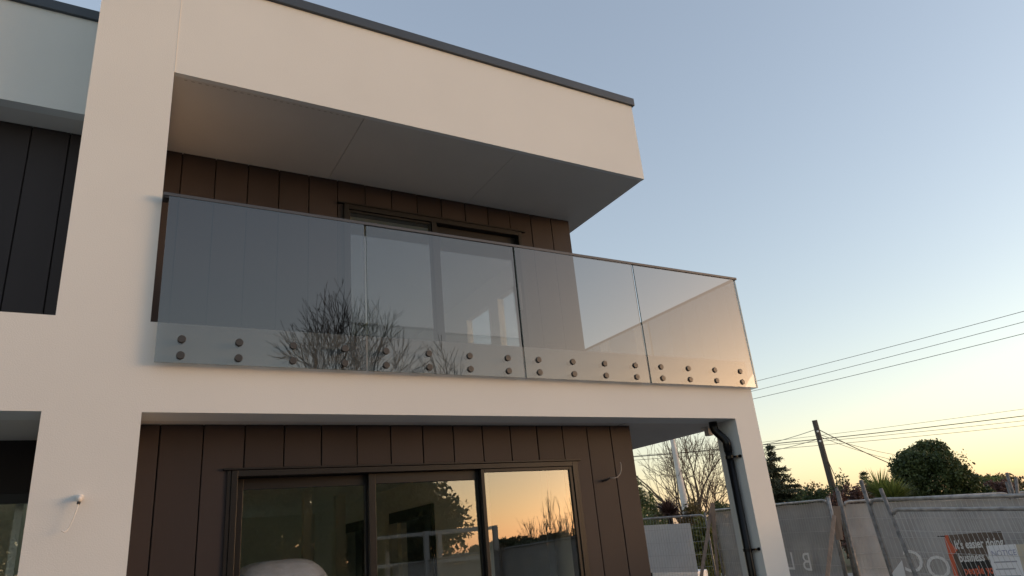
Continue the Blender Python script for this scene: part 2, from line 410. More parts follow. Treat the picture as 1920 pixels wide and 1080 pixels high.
for y0, y1 in ((-.062, 1.5), (1.512, 3.1), (3.112, 4.6)):
    mb = MB(); glass_box(mb, 6.192+.03, 6.204+.03, y0, y1, GZ0, GZ1, 'x')
    gp = mb.build('glass_panel', [BGLASS, EDGE], bal)
    for k in range(4):
        for z in (3.053, 3.170):
            o = pin(gp, (6.234, y0+.18+k*(y1-y0-.36)/3, z), 'x')
MB().box(.222, 6.215, -.084, -.056, GZ1+.001, GZ1+.028).build('cap_rail', RAIL, bal, .003)
MB().box(6.216, 6.244, -.084, 4.6, GZ1+.001, GZ1+.028).build('cap_rail', RAIL, bal, .003)
MB().box(.222, .262, -.082, .0, GZ1-.02, GZ1).build('rail_bracket', ALU, bal, .002)

# ------------------------------------------------------------------ downpipe and small fittings
dp = empty('downpipe', (5.78, .12, -.2), 'glossy black downpipe with a swan neck on the inner face of the right column', 'downpipe')
def arc(p, q, k=6): return [Vector(p).lerp(Vector(q), i/k) for i in range(k+1)]
MB().tube([(5.78,.12,-.15),(5.78,.12,1.0),(5.78,.12,2.36)], .04, 20).build('pipe', BLACK, dp, smooth=True)
MB().tube([(5.78,.12,2.34),(5.78,.12,2.43),(5.777,.125,2.455),(5.765,.14,2.485),(5.735,.185,2.55),(5.722,.20,2.58),(5.72,.205,2.61),(5.72,.205,ZC+.002)],
          [.045,.045,.044,.043,.043,.044,.045,.045], 20).build('swan_neck', BLACK, dp, smooth=True)
for z in (2.28, 1.36):
    b = MB(); b.disc_lathe((5.78,.12,z-.014), (0,0,1), [(0,.046),(.028,.046)], 20)
    b.obox((5.80,.035,z-.008), (.048,0,0), (0,.06,0), (0,0,.016)); b.disc_lathe((5.835,.028,z), (1,0,0), [(0,.016),(.014,.016)], 12)
    b.build('pipe_bracket', BLACK, dp)
sb = empty('drain_stub', (5.95,.52,2.56), 'small square pale outlet stub under the balcony soffit beside the black downpipe', 'pipe stub')
box('flange', SOFFIT, sb, 5.90, 6.0, .47, .57, 2.652, ZC+.003); box('outlet', SOFFIT, sb, 5.92, 5.985, .485, .55, 2.575, 2.651, .003)

pc = empty('cable_outlet', (-.076, 0, 2.124), 'white cable gland with a short dangling white wire on the cream pillar', 'cable outlet')
MB().disc_lathe((-.076,.0,2.13), (0,-1,0), [(0,.02),(.03,.02),(.032,.016),(.045,.014)], 14).build('gland', WHITE, pc, smooth=False)
MB().tube([(-.076,-.04,2.13),(-.077,-.062,2.125),(-.078,-.066,2.10)], [.014,.015,.014], 12).build('elbow', WHITE, pc, smooth=True)
MB().tube([(-.078,-.066,2.10),(-.080,-.068,2.085)], [.010,.010], 10).build('seal', CABLE, pc)
MB().tube([(-.080,-.066,2.085),(-.086,-.07,2.05),(-.098,-.066,2.0),(-.112,-.06,1.955),(-.122,-.06,1.935),(-.135,-.066,1.925),(-.15,-.07,1.935)], .0042, 8).build('wire', WHITE, pc, smooth=True)
wc = empty('wall_cable', (4.429,.45,2.15), 'thin grey cable curling out of the brown cladding right of the lower door', 'cable')
MB().tube([(4.33,.45,2.13),(4.34,.39,2.135),(4.355,.36,2.145)], [.012,.011,.006], 8).build('grommet', CABLE, wc)
MB().tube([(4.355,.36,2.145),(4.39,.34,2.14),(4.43,.335,2.15),(4.465,.335,2.18),(4.485,.335,2.22),(4.49,.335,2.27),(4.485,.335,2.29)], .005, 8).build('cable_tail', mat('grey_cable',(.3,.27,.25),.5), wc, smooth=True)

# wrapped bundle behind the left pane
wb = empty('wrapped_bundle', (1.35,1.6,-.05), 'pale rounded plastic-wrapped bundle seen through the lower left door pane', 'bundle')
v = MB(); N1, N2 = 40, 24
cx, cy = 1.48, 1.55
for i in range(N2+1):
    th = math.pi/2*i/N2
    for j in range(N1):
        ph = 2*math.pi*j/N1
        rr = 1+.02*math.sin(ph*9+th*5)+.012*math.sin(ph*23)
        sx = abs(math.cos(ph))**.75*math.copysign(1, math.cos(ph)); sy = math.sin(ph)
        hh = math.sin(th)**.6
        v.v.append(Vector((cx+.46*sx*math.cos(th)**.55*rr, cy+.25*sy*math.cos(th)**.55*rr, 1.12+.56*hh+.015*math.sin(ph*5)*math.cos(th))))
for i in range(N2):
    for j in range(N1):
        a_ = i*N1+j; b_ = i*N1+(j+1) % N1; v.f.append((a_, b_, b_+N1, a_+N1)); v.mi.append(0)
v.build('wrapping', mat('plastic_wrap', (.62,.72,.95), .35, noise=.2, nscale=9, bump=1, bscale=30, stretch=(1,1,5)), wb, smooth=True)
box('carton', mat('carton_brown', (.22,.15,.10), .8), wb, 1.05, 1.90, 1.32, 1.8, -.05, 1.13)

# ------------------------------------------------------------------ temporary site fence
def text_mb(txt, size, o, u, v, m, parent, name='lettering', mirror=False, lift=None, bold=0, align='LEFT', shear=0):
    cu = bpy.data.curves.new('tmp', 'FONT'); cu.body = txt; cu.size = size; cu.align_x = align; cu.offset = bold; cu.resolution_u = 3; cu.shear = shear
    t = bpy.data.objects.new('tmp', cu); C.objects.link(t)
    me0 = bpy.data.meshes.new_from_object(t.evaluated_get(bpy.context.evaluated_depsgraph_get()))
    bpy.data.objects.remove(t); mb = MB(); n = (u.cross(v)).normalized(); lift = lift or Vector((0,0,0))
    vs = [Vector(o) + u*(-q.co.x if mirror else q.co.x) + v*q.co.y + lift for q in me0.vertices]
    mb.v = vs; mb.f = [tuple(p.vertices) for p in me0.polygons]; mb.mi = [0]*len(mb.f)
    bpy.data.meshes.remove(me0)
    return mb.build(name, m, parent)

def fence_panel(tl, tr, down_l, down_r, label, has_cloth=True, ext=.0, r=.019, nw=None, drop=2.0, group='temporary site fence panels', closed=True, cloth_side=1, rail_top=True, sag=0):
    tl, tr = Vector(tl), Vector(tr)
    dl, dr = Vector(down_l).normalized(), Vector(down_r).normalized()
    bl, br = tl+dl*drop, tr+dr*drop
    t = empty('site_fence_panel', Vector(((tl.x+tr.x)/2, (tl.y+tr.y)/2, -.2)), label, 'fence panel', group)
    u = (tr-tl); L = u.length; u.normalize()
    MB().tube([tl+u*.03+dl*.05, tl+u*.06+dl*.012, tl+u*.11, tl.lerp(tr,.5)+Vector((0,0,-sag)), tr-u*.11, tr-u*.06+dr*.012, tr-u*.03+dr*.05], r, 10).build('top_rail', GALV, t, smooth=True)
    MB().tube([bl, br], r, 8).build('bottom_rail', GALV, t, smooth=True)
    for p, d in ((tl, dl), (tr, dr)):
        MB().tube([p-d*ext, p+d*drop], r*1.05, 10).build('post', GALVD, t, smooth=True)
    n = u.cross(dl).normalized()
    if n.dot(tl-CAM) < 0: n = -n
    if (tl-CAM).y < 0 and tl.y < -6: n = n
    nw = nw or int(L/.055)
    mb = MB()
    for i in range(1, nw):
        f = i/nw; a_ = tl.lerp(tr, f)+dl*.02; b_ = bl.lerp(br, f); j = random.uniform(-.003, .003)
        mb.tube([a_+u*j, b_+u*j], .0022, 3, cap=False)
    for k in range(1, 9):
        f = k/9 + random.uniform(-.01, .01); a_, b_ = tl.lerp(bl, f), tr.lerp(br, f)
        mb.tube([a_.lerp(b_, s_) + n*.004 + dl*random.uniform(-.006, .006) for s_ in (0, .25, .5, .75, 1)], .0026, 3, cap=False)
    tag(mb.build('wire_mesh', WIRE, t), kind='stuff')
    if has_cloth:
        mb = MB(); nx, nz = 40, 16; off = n*(.03*cloth_side)
        for q in range(nz+1):
            for p in range(nx+1):
                fx, fz = p/nx, q/nz
                P = tl.lerp(tr, fx).lerp(bl.lerp(br, fx), fz*.985+.012)
                P += off + n*(.012*math.sin(fx*21+fz*3)*math.sin(fz*math.pi) + .006*math.sin(fx*57+fz*9) + .010*math.sin(fz*16+fx*2))
                if q == 0: P += dl*(.012*abs(math.sin(fx*14)))
                mb.v.append(P)
        for q in range(nz):
            for p in range(nx):
                k = q*(nx+1)+p; mb.f.append((k, k+1, k+nx+2, k+nx+1)); mb.mi.append(0)
        mb.build('shade_cloth', CLOTH, t, smooth=True)
    return t, tl, tr, u, dl, n

DN = Vector((0, 0, -1))
# A: open mesh panel seen through the undercroft
A0, A1 = hd(1209.6, 973, 14.5), hd(1322, 965, 14.0)
Ad = (A0-A1).normalized()
fence_panel(A1+Ad*2.3, A1, DN, DN, 'bare wire fence panel seen under the balcony in front of the white sheet', has_cloth=False, ext=.04)
# B: clothed panels either side of the column
B0, B1, B2 = hd(1335, 957, 13.9), hd(1455.5, 946.6, 12.9), hd(1551, 937, 11.6)
tB, b_tl, b_tr, b_u, b_d, b_n = fence_panel(B0, B2, DN, DN, 'grey clothed fence panel directly behind the cream column with mirrored letters BL', cloth_side=1, ext=.03)
# C: clothed panel right of the timber brace, running on behind the nearer ones
C0 = hd(1577, 941, 11.2); C1 = hd(1920, 923, 12.6); Cd = (C1-C0).normalized()
fence_panel(C0, C0+Cd*2.45, DN, DN, 'grey clothed fence panel right of the timber board, behind the two leaning posts', ext=.15)
fence_panel(C0+Cd*2.5, C0+Cd*6.0, DN, DN, 'grey clothed fence panel at the far right edge of the view', ext=.28)
# C' and D: nearer leaning panels
e0, e1 = hd(1633, 937, 9.9), hd(1920, 929, 9.2); ed = (e1-e0).normalized()
wl = (hd(1676, 1080, 9.75)-hd(1622, 915, 9.9))
tE, E_tl, E_tr, E_u, E_d, E_n = fence_panel(hd(1626, 937.3, 9.9), hd(1626, 937.3, 9.9)+ed*2.5, wl, wl, 'leaning grey clothed fence panel whose left post rises highest above its rail', ext=.24, r=.022)
f0, f1 = hd(1667, 955.7, 9.3), hd(1920, 954, 8.7); fd = (f1-f0).normalized()
wd = (hd(1720, 1080, 9.15)-hd(1660, 932, 9.3))
tD, D_tl, D_tr, D_u, D_d, D_n = fence_panel(f0, f0+fd*2.4, wd, wd, 'front leaning fence panel of bare wire that carries the orange and black banner', has_cloth=False, ext=.24, r=.021, nw=50)

LET = mat('white_print', (.78, .76, .74), .8)
toc = lambda P: (CAM-P).normalized()
def plane_hit(x, y, o, n):
    q = ray(x, y); return CAM + q*((Vector(o)-CAM).dot(n)/q.dot(n))
# mirrored letters on cloth B
nB = b_n if b_n.dot(toc(b_tl)) > 0 else -b_n
for ch, px in (('B', (1527, 1070)), ('L', (1494.5, 1068))):
    o = plane_hit(px[0], px[1], b_tl, nB)
    text_mb(ch, .37, o+nB*.012, b_u, -b_d, LET, tB, mirror=True)
nE = E_n if E_n.dot(toc(E_tl)) > 0 else -E_n
vE = (-E_d - E_u*(-E_d).dot(E_u)).normalized()
for ch, px in (('O', (1789, 1086)), ('C', (1737, 1074))):
    o = plane_hit(px[0], px[1], E_tl, nE)
    text_mb(ch, .34, o+nE*.01, E_u, vE, LET, tE, mirror=True)
mb = MB(); mb.quad([plane_hit(x, y, E_tl, nE)+nE*.012 for x, y in ((1668, 1082), (1692, 1050), (1700, 1082))][::1]); mb.build('printed_triangle', LET, tE)

# banner tied on the front panel
nD = D_n if D_n.dot(toc(D_tl)) > 0 else -D_n
bo = D_tl - nD*.02
TL, TR = plane_hit(1769.5, 1004, bo, nD), plane_hit(1877, 995.5, bo, nD)
BLp = plane_hit(1789, 1080, bo, nD)
bu = (TR-TL); BW = bu.length; bu.normalize(); bv = (BLp-TL); bv.normalize(); BH = .86
ban = empty('banner', TL, 'brown, black and orange advertising banner hung on the front wire fence panel', 'banner')
def bq(u0, u1, v0, v1, k, m, name, parent=ban, sk=None):
    o = TL + nD*k
    pts = [o+bu*u0+bv*v1, o+bu*u1+bv*v1, o+bu*u1+bv*v0, o+bu*u0+bv*v0]
    mb = MB(); th = nD*.0012
    q = [p-th for p in pts]
    mb.quad(pts); mb.quad(q[::-1])
    for i in range(4): mb.quad([pts[i], q[i], q[(i+1) % 4], pts[(i+1) % 4]])
    return mb.build(name, m, parent)
bq(0, BW, 0, BH, 0, mat('banner_brown', (.15,.105,.08), .6, noise=.2, nscale=5), 'banner_sheet')
bq(.10, BW-.16, .26, BH-.02, .0016, mat('banner_black', (.02,.019,.019), .5), 'black_field')
ORG = mat('banner_orange', (.62,.13,.06), .55)
bq(0.0, .045, 0, BH, .0018, ORG, 'orange_stripe')
mb = MB(); o = TL+nD*.003; mb.quad([o+bu*.04+bv*.06, o+bu*.04+bv*.20, o+bu*.105+bv*.15]); mb.build('orange_arrow', ORG, ban)
WP = mat('banner_white', (.72,.70,.68), .6)
vup = -bv
text_mb("It's easier doing", .081, TL+bu*.085+bv*.14+nD*.004, bu*.92, vup*1.45, WP, ban, bold=.002)
text_mb("business with", .078, TL+bu*.095+bv*.265+nD*.004, bu*.95, vup*1.5, WP, ban, bold=.002)
text_mb("people you", .074, TL+bu*.115+bv*.385+nD*.004, bu*.95, vup*1.45, ORG, ban, bold=.002)
no = plane_hit(1849.5, 1023.6, bo, nD); nu, nvv = (no-TL).dot(bu), 0
nd = empty('notice_sheet', no, 'white printed notice overlapping the right side of the orange and black banner', 'notice')
def on(u0, u1, v0, v1, k, m, name, parent, oo):
    o = oo+nD*k; mb = MB(); pts = [o+bu*u0+bv*v1, o+bu*u1+bv*v1, o+bu*u1+bv*v0, o+bu*u0+bv*v0]
    th = nD*.0012; q = [p-th for p in pts]; mb.quad(pts); mb.quad(q[::-1])
    for i in range(4): mb.quad([pts[i], q[i], q[(i+1) % 4], pts[(i+1) % 4]])
    mb.build(name, m, parent)
on(0, .27, 0, .60, .006, mat('notice_paper', (.80,.79,.81), .6), 'paper', nd, no)
text_mb("NOTICE", .062, no+bu*.03+bv*.10+nD*.0085, bu, vup*1.2, mat('notice_blue', (.30,.30,.42), .6), nd)
GL = mat('notice_print', (.34,.34,.38), .6)
for k in range(6):
    on(.03, .24-.03*(k % 2), .15+k*.065, .162+k*.065, .0075, GL, 'print_line', nd, no)
cb = plane_hit(1903, 1021, bo, nD)
cbd = empty('cream_board', cb, 'plain cream board on the fence at the right edge beside the white notice', 'board')
on(0, .45, 0, .7, .004, mat('cream_board', (.60,.52,.40), .7, noise=.1), 'board_sheet', cbd, cb)
# tie clip at the banner corner
bt = MB(); bt.tube([TL+nD*.01-bu*.06+bv*.005, TL+nD*.02+bu*.02+bv*.01], .006, 6); bt.build('cable_tie', CABLE, ban)

# white corrugated sheet behind panel A
Au = -Ad
An = Vector((Au.y, -Au.x, 0)); An = An if An.dot(toc(A1)) < 0 else -An
def hitA(x, y, off): return plane_hit(x, y, A1+An*off, An)
sh = empty('white_sheet', hitA(1250, 1066, .12), 'white ribbed sheet standing behind the bare wire fence panel beside the pale post', 'sheet')
c0, c1, c2 = hitA(1203, 985.5, .12), hitA(1289, 981, .12), hitA(1221, 1064, .12)
su = (c1-c0); sw_ = su.length+.05; su.normalize(); shh = .86
mb = MB(); nr = 60
for i in range(nr+1):
    rr = .008*math.sin(i*math.pi/1.5)
    P = c0+su*(sw_*i/nr)+An*rr; mb.v += [P, P-Vector((0,0,shh))]
for i in range(nr):
    k = 2*i; mb.f.append((k, k+1, k+3, k+2)); mb.mi.append(0)
o = mb.build('ribbed_sheet', PAINTW, sh); o.modifiers.new('solid', 'SOLIDIFY').thickness = .003
sh2 = empty('white_pallet_wrap', hitA(1260, 1090, .6), 'low white block just visible at the bottom below the ribbed white sheet', 'block')
q = hitA(1222, 1072, .5); box('block_body', PAINTW, sh2, 0,0,0,0,0,0) if False else MB().obox(q+Vector((0,0,-.75)), su*.95, An*.5, Vector((0,0,.75))).build('block_body', PAINTW, sh2, bevel=.02)

# timber braces
def plank(name, p0, p1, d0, d1, wpx, label, m=TIMBER, group=None, depth=.045, cat='timber'):
    a_, b_ = hd(*p0, d0), hd(*p1, d1); wd_ = wpx*d0/1450
    ax = (b_-a_); side = ax.cross(a_-CAM).normalized()*wd_; dep = ax.cross(side).normalized()*depth
    t = empty(name, a_, label, cat, group)
    MB().obox(a_-side*.5-dep*.5, side, dep, ax).build('plank_body', m, t, bevel=.003)
    return t
plank('timber_prop', (1334,952), (1312,1100), 13.7, 12.9, 6, 'pale timber prop slanting down left from the fence joint under the balcony')
plank('timber_prop', (1336,962), (1348,1100), 13.6, 13.2, 5, 'thin timber prop slanting down right from the fence joint under the balcony')
plank('timber_board', (1335.5,943), (1341,1018), 13.5, 13.5, 8, 'short reddish timber board nailed upright at the fence joint under the balcony', depth=.03)
plank('timber_board', (1568,949), (1574.5,1012), 11.1, 11.1, 12, 'wide pale timber board upright on the fence joint right of the cream column', depth=.03)
plank('timber_prop', (1564,968), (1549,1100), 11.0, 10.4, 7, 'timber prop slanting down left below the wide pale board')
def pole_(p0, p1, d0, d1, r, label, m=GALVD):
    a_, b_ = hd(*p0, d0), hd(*p1, d1); t = empty('steel_post', b_, label, 'post')
    MB().tube([a_, b_], r, 10).build('tube', m, t, smooth=True); MB().disc_lathe(a_, a_-b_, [(0, r*1.1), (.012, r*1.1)], 10).build('post_cap', m, t)
pole_((1568,914), (1607,1100), 11.3, 11.3, .021, 'steel post standing tallest beside the wide pale timber board')
pole_((1580,951), (1612,1100), 11.4, 11.4, .024, 'dark steel post just right of the wide pale timber board', GALVD)
pole_((1553,932), (1592,1100), 11.5, 11.5, .020, 'steel post left of the wide pale timber board at the end of the lettered panel', GALV)
pole_((1905,896), (1925,1090), 12.4, 12.4, .022, 'steel post rising above the fence rail near the right edge', GALVD)

# ------------------------------------------------------------------ poles and wires
up_ = hd(1527, 788, 36); upb = Vector((up_.x+.55, up_.y+.2, -.2))
upole = empty('utility_pole', upb, 'dark timber utility pole leaning slightly, carrying service wires', 'utility pole')
MB().tube([upb, up_.lerp(upb,.5), up_], [.17,.145,.12], 14).build('shaft', POLEW, upole, smooth=True)
for k, dz in enumerate((.55, 1.0)):
    MB().disc_lathe(up_+Vector((-.12,-.10,-dz)), (-.6,-.8,0), [(0,.03),(.05,.05),(.08,.03),(.12,.045)], 10).build('insulator', WHITE, upole)
MB().tube([up_+Vector((.14,-.1,-1.9)), up_+Vector((.4,-.1,-2.7)), up_+Vector((.36,-.1,-3.3)), up_+Vector((.25,-.1,-4.0))], .018, 6).build('loose_lead', CABLE, upole, smooth=True)
lt = hd(1261, 826, 34); lb_ = hd(1305, 1062, 34); lb_.z = -.2
lt = Vector((lb_.x, lb_.y, lt.z+1.2))
lamp = empty('concrete_post', lb_, 'tall pale tapering concrete post beyond the fence, in front of the bare tree', 'post')
MB().tube([lb_, Vector((lb_.x-.02, lb_.y+.02, 2.4)), hd(1261, 826, 34), hd(1261, 826, 34)+Vector((0,0,1.3))], [.20,.165,.105,.09], 14).build('post_shaft', CONC, lamp, smooth=True)
WM = mat('line_wire', (.06,.055,.055), .6)
def wire(a_, b_, r, label, ext0=0, ext1=0, sag=.3, group='overhead power lines'):
    a_, b_ = Vector(a_), Vector(b_); d = (b_-a_)
    P0, P1 = a_-d*ext0, b_+d*ext1; n = 24; pts = []
    for i in range(n+1):
        f = i/n; pts.append(P0.lerp(P1, f) - Vector((0,0,sag*4*f*(1-f))) + Vector((0,0,sag*.8)))
    o = MB().tube(pts, r, 6).build('overhead_wire', WM, None, smooth=True); tag(o, label, 'wire', group)
wire(onZ(1920,585,8.5), onZ(1418,713,8.5), .011, 'topmost of the three upper wires crossing the blue sky at right', .6, 1.2, .25)
wire(onZ(1920,605,8.1), onZ(1418,730,8.1), .011, 'middle one of the three upper wires crossing the sky at right', .6, 1.2, .25)
wire(onZ(1920,627,7.7), onZ(1418,745,7.7), .012, 'lowest of the three upper wires crossing the sky at right', .6, 1.2, .25)
wire(onZ(1920,768,7.2), onZ(1430,828,7.2), .013, 'thin highest wire of the lower bundle passing behind the utility pole', .5, .9, .3)
wire(onZ(1920,781,6.9), onZ(1430,833,6.9), .030, 'thick bundled wire passing behind the utility pole', .5, .9, .3)
wire(onZ(1920,790,6.6), onZ(1430,836,6.6), .016, 'third wire down of the lower bundle behind the utility pole', .5, .9, .3)
wire(onZ(1920,799,6.4), onZ(1430,843,6.4), .016, 'lowest wire of the lower bundle behind the utility pole', .5, .9, .3)
hp = up_+Vector((-.12,-.1,-.55)); hp2 = up_+Vector((-.12,-.1,-1.0))
wire(hp, hd(1434,832,44), .014, 'service wire running left from the top of the utility pole', 0, .8, .15)
wire(hp2, hd(1436,846,44), .014, 'lower service wire running left from the utility pole', 0, .8, .15)
wire(up_+Vector((.1,0,-.5)), hd(1680,874,40), .020, 'heavier service wire dropping right from the utility pole to the round tree', 0, .35, .1)
wire(up_+Vector((.1,0,-.9)), hd(1690,853,46), .011, 'thin service wire running right from the utility pole above the heavier one', 0, .6, .3)
wire(up_+Vector((.1,0,-1.0)), hd(1690,864,46), .011, 'thin service wire running right from the utility pole between two others', 0, .6, .3)

# ------------------------------------------------------------------ vegetation
rng = np.random.default_rng(3)
def mesh_np(name, verts, nper, m, parent, tone=None):
    n = len(verts)//nper; me = bpy.data.meshes.new(name)
    off = np.array(base(parent)); verts = verts-off
    me.vertices.add(len(verts)); me.vertices.foreach_set('co', verts.astype(np.float32).ravel())
    me.loops.add(len(verts)); me.loops.foreach_set('vertex_index', np.arange(len(verts), dtype=np.int32))
    me.polygons.add(n); me.polygons.foreach_set('loop_start', np.arange(0, len(verts), nper, dtype=np.int32))
    me.update(calc_edges=True); me.validate()
    if tone is not None:
        at = me.attributes.new('tone', 'FLOAT', 'POINT'); at.data.foreach_set('value', np.repeat(tone, nper).astype(np.float32))
    me.materials.append(m); o = bpy.data.objects.new(name, me); C.objects.link(o); o.parent = parent
    return o
def leaves(blobs, n, size, seed=0, shell=.55, aspect=.5, pw=2):
    r_ = np.random.default_rng(seed); P = []; T = []
    vol = np.array([b[1][0]*b[1][1]*b[1][2] for b in blobs])**.75; cnt = (vol/vol.sum()*n).astype(int)
    for (c, rad), k in zip(blobs, cnt):
        d = r_.normal(size=(k, 3)); d /= np.linalg.norm(d, axis=1)[:, None]
        d /= (np.abs(d)**pw).sum(1)[:, None]**(1/pw)
        rr = shell+(1-shell)*r_.random(k)**.6
        lump = 1+.12*np.sin(d[:, 0]*9+c[0])*np.sin(d[:, 2]*8+c[1])+.08*np.sin(d[:, 1]*17+c[2]*3)
        p = np.array(c)+d*np.array(rad)*(rr*lump)[:, None]; P.append(p)
        T.append(np.clip(.5+.25*np.sin(p[:, 0]*3.1)*np.sin(p[:, 2]*3.7+p[:, 1])+.28*r_.normal(size=k), 0, 1))
    P = np.vstack(P); T = np.concatenate(T); k = len(P)
    a1 = r_.normal(size=(k, 3)); a1 /= np.linalg.norm(a1, axis=1)[:, None]
    a2 = np.cross(a1, r_.normal(size=(k, 3))); a2 /= np.linalg.norm(a2, axis=1)[:, None]
    s_ = size*(.6+.8*r_.random(k))[:, None]
    V = np.stack([P-a1*s_, P+a2*s_*aspect, P+a1*s_, P-a2*s_*aspect], 1).reshape(-1, 3)
    V[:, 2] = np.maximum(V[:, 2], -.19)
    return V, T
def lumps(c, rad, k, seed, f=.45):
    r_ = random.Random(seed); out = [(c, [x*.78 for x in rad])]
    for i in range(k):
        th, ph = r_.uniform(0, 2*math.pi), r_.uniform(-.35, 1.3)
        d = (math.cos(th)*math.cos(ph), math.sin(th)*math.cos(ph), math.sin(ph)); q = f*r_.uniform(.6, 1.1)
        out.append(([c[j]+d[j]*rad[j]*.72 for j in range(3)], [rad[j]*q for j in range(3)]))
    return out
def leafy(name, label, cat, pos, rad, zc, mat_, n, size, seed, group=None, nl=9, trunk=.12, f=.45, shell=.45, aspect=.5, pw=2):
    t = empty(name, (pos.x, pos.y, -.2), label, cat, group)
    V, T = leaves(lumps((pos.x, pos.y, zc), rad, nl, seed, f), n, size, seed, shell, aspect, pw); mesh_np('crown', V, 4, mat_, t, T)
    tb = MB(); r_ = random.Random(seed)
    tb.tube([(pos.x, pos.y, -.2), (pos.x+.05, pos.y, zc*.5), (pos.x, pos.y+.05, zc)], [trunk, trunk*.8, trunk*.4], 8)
    for i in range(5):
        a_ = r_.uniform(0, 6.28); tb.tube([(pos.x, pos.y, zc*.45), (pos.x+math.cos(a_)*rad[0]*.35, pos.y+math.sin(a_)*rad[1]*.35, zc*.85), (pos.x+math.cos(a_)*rad[0]*.6, pos.y+math.sin(a_)*rad[1]*.6, zc+rad[2]*.35)], [trunk*.5, trunk*.3, .01], 5)
    tb.build('trunk', BARKD, t); return t
L_DARK = leafmat('leaf_dark_green', (.035,.055,.022), (.10,.125,.045))
L_MID = leafmat('leaf_mid_green', (.05,.08,.025), (.15,.18,.055))
L_YEL = leafmat('leaf_yellow_green', (.07,.085,.02), (.20,.20,.05))
L_RED = leafmat('leaf_reddish', (.07,.04,.035), (.17,.09,.075))
L_OLV = leafmat('leaf_olive', (.07,.055,.02), (.16,.12,.045))
L_FLAX = leafmat('leaf_flax', (.08,.11,.03), (.26,.30,.08))
L_PUR = leafmat('leaf_purple', (.035,.02,.025), (.16,.10,.08))
L_CON = leafmat('leaf_conifer', (.035,.045,.026), (.085,.09,.05))

def at(x, d): p = hd(x, 950, d); p.z = 0; return p
def zat(x, y, d): return hd(x, y, d).z
# big rounded evergreen
p = at(1766, 40)
leafy('round_tree', 'big dense rounded dark evergreen tree beyond the fence at right', 'tree', p, (1.98,1.95,1.85), 2.68, L_DARK, 40000, .075, 11, nl=18, trunk=.2, f=.36, shell=.35, pw=3.2)
p = at(1868, 55); leafy('domed_tree', 'low dome shaped olive green tree right of the big rounded evergreen', 'tree', p, (2.0,2.0,1.7), 1.75, L_MID, 9000, .10, 12, nl=6, f=.35, shell=.7)
p = at(1878, 42); leafy('reddish_bush', 'dark reddish bush in front of the dome shaped tree', 'bush', p, (1.15,1.1,.95), 1.55, L_RED, 5000, .07, 13)
p = at(1840, 41); leafy('green_bush', 'small green bush between the rounded evergreen and the reddish bush', 'bush', p, (.9,.9,.8), 1.65, L_DARK, 3500, .08, 14)
p = at(1915, 80); leafy('far_tree', 'distant brownish tree at the far right edge', 'tree', p, (4,4,2.2), 1.6, L_OLV, 5000, .16, 15)
for i, (x, y, d, rx, m_, lab) in enumerate([
    (1507, 918, 30, .75, L_DARK, 'dark bush just right of the conifer'),
    (1530, 905, 33, .75, L_OLV, 'olive bush left of the utility pole'),
    (1548, 922, 30, .6, L_DARK, 'dark bush at the foot of the utility pole'),
    (1583, 892, 31, .62, L_DARK, 'upright dark green shrub right of the utility pole'),
    (1606, 912, 30, .6, L_RED, 'brownish bush left of the spiky green shrub'),
    (1640, 912, 31, .75, L_RED, 'reddish brown hedge bush below the spiky green shrub'),
    (1575, 925, 29, .7, L_RED, 'dark brownish bush behind the wide timber board')]):
    p = at(x, d); zt = zat(x, y, d); leafy('bush', lab, 'bush', p, (rx, rx, zt*.5+.1), zt*.5+.05, m_, 3600, .055, 20+i, nl=11, f=.4, shell=.3)
# spiky plants
def spiky(name, label, cat, c, Lb, n, m, seed, w=.03, droop=.25, up_bias=.15, trunk=None):
    r_ = np.random.default_rng(seed); t = empty(name, (c[0], c[1], -.2), label, cat)
    d = r_.normal(size=(n, 3)); d[:, 2] = np.abs(d[:, 2])*.9+up_bias-.25*r_.random(n); d /= np.linalg.norm(d, axis=1)[:, None]
    L_ = Lb*(.65+.4*r_.random(n)); side = np.cross(d, [0, 0, 1]); side /= (np.linalg.norm(side, axis=1)[:, None]+1e-6)
    Q = []; fs = np.linspace(0, 1, 5); T = []
    for i in range(n):
        b = np.array(c)+d[i]*.05; pts = [b+d[i]*L_[i]*f-np.array([0, 0, droop*L_[i]*f*f]) for f in fs]
        ws = w*np.array([.7, 1, .85, .5, .05]); tn = np.clip(.5+.3*r_.normal(), 0, 1)
        for k in range(4):
            Q += [pts[k]-side[i]*ws[k], pts[k]+side[i]*ws[k], pts[k+1]+side[i]*ws[k+1], pts[k+1]-side[i]*ws[k+1]]; T.append(tn)
    Q = np.array(Q); Q[:, 2] = np.maximum(Q[:, 2], -.19)
    mesh_np('leaf_crown', Q, 4, m, t, np.array(T))
    MB().tube([(c[0], c[1], -.2), (c[0], c[1], c[2]+.05)], [.12, .08], 8).build('trunk', BARKD, t); return t
p = at(1678, 27); spiky('spiky_shrub', 'bright yellow green spiky shrub between the fence posts and the big rounded tree', 'shrub', (p.x, p.y, 1.75), 1.30, 1400, L_FLAX, 5, w=.022, droop=.30)
p = at(1658, 27.5); spiky('palm_shrub', 'fan of stiff narrow green leaves behind the tallest fence post', 'shrub', (p.x, p.y, 2.1), 1.0, 200, L_FLAX, 6, w=.018, droop=.05, up_bias=.5)
p = at(1253, 24); spiky('cabbage_plant', 'purple brown spiky cordyline seen under the balcony', 'plant', (p.x, p.y, 2.1), .80, 520, L_PUR, 7, w=.02, droop=.28)
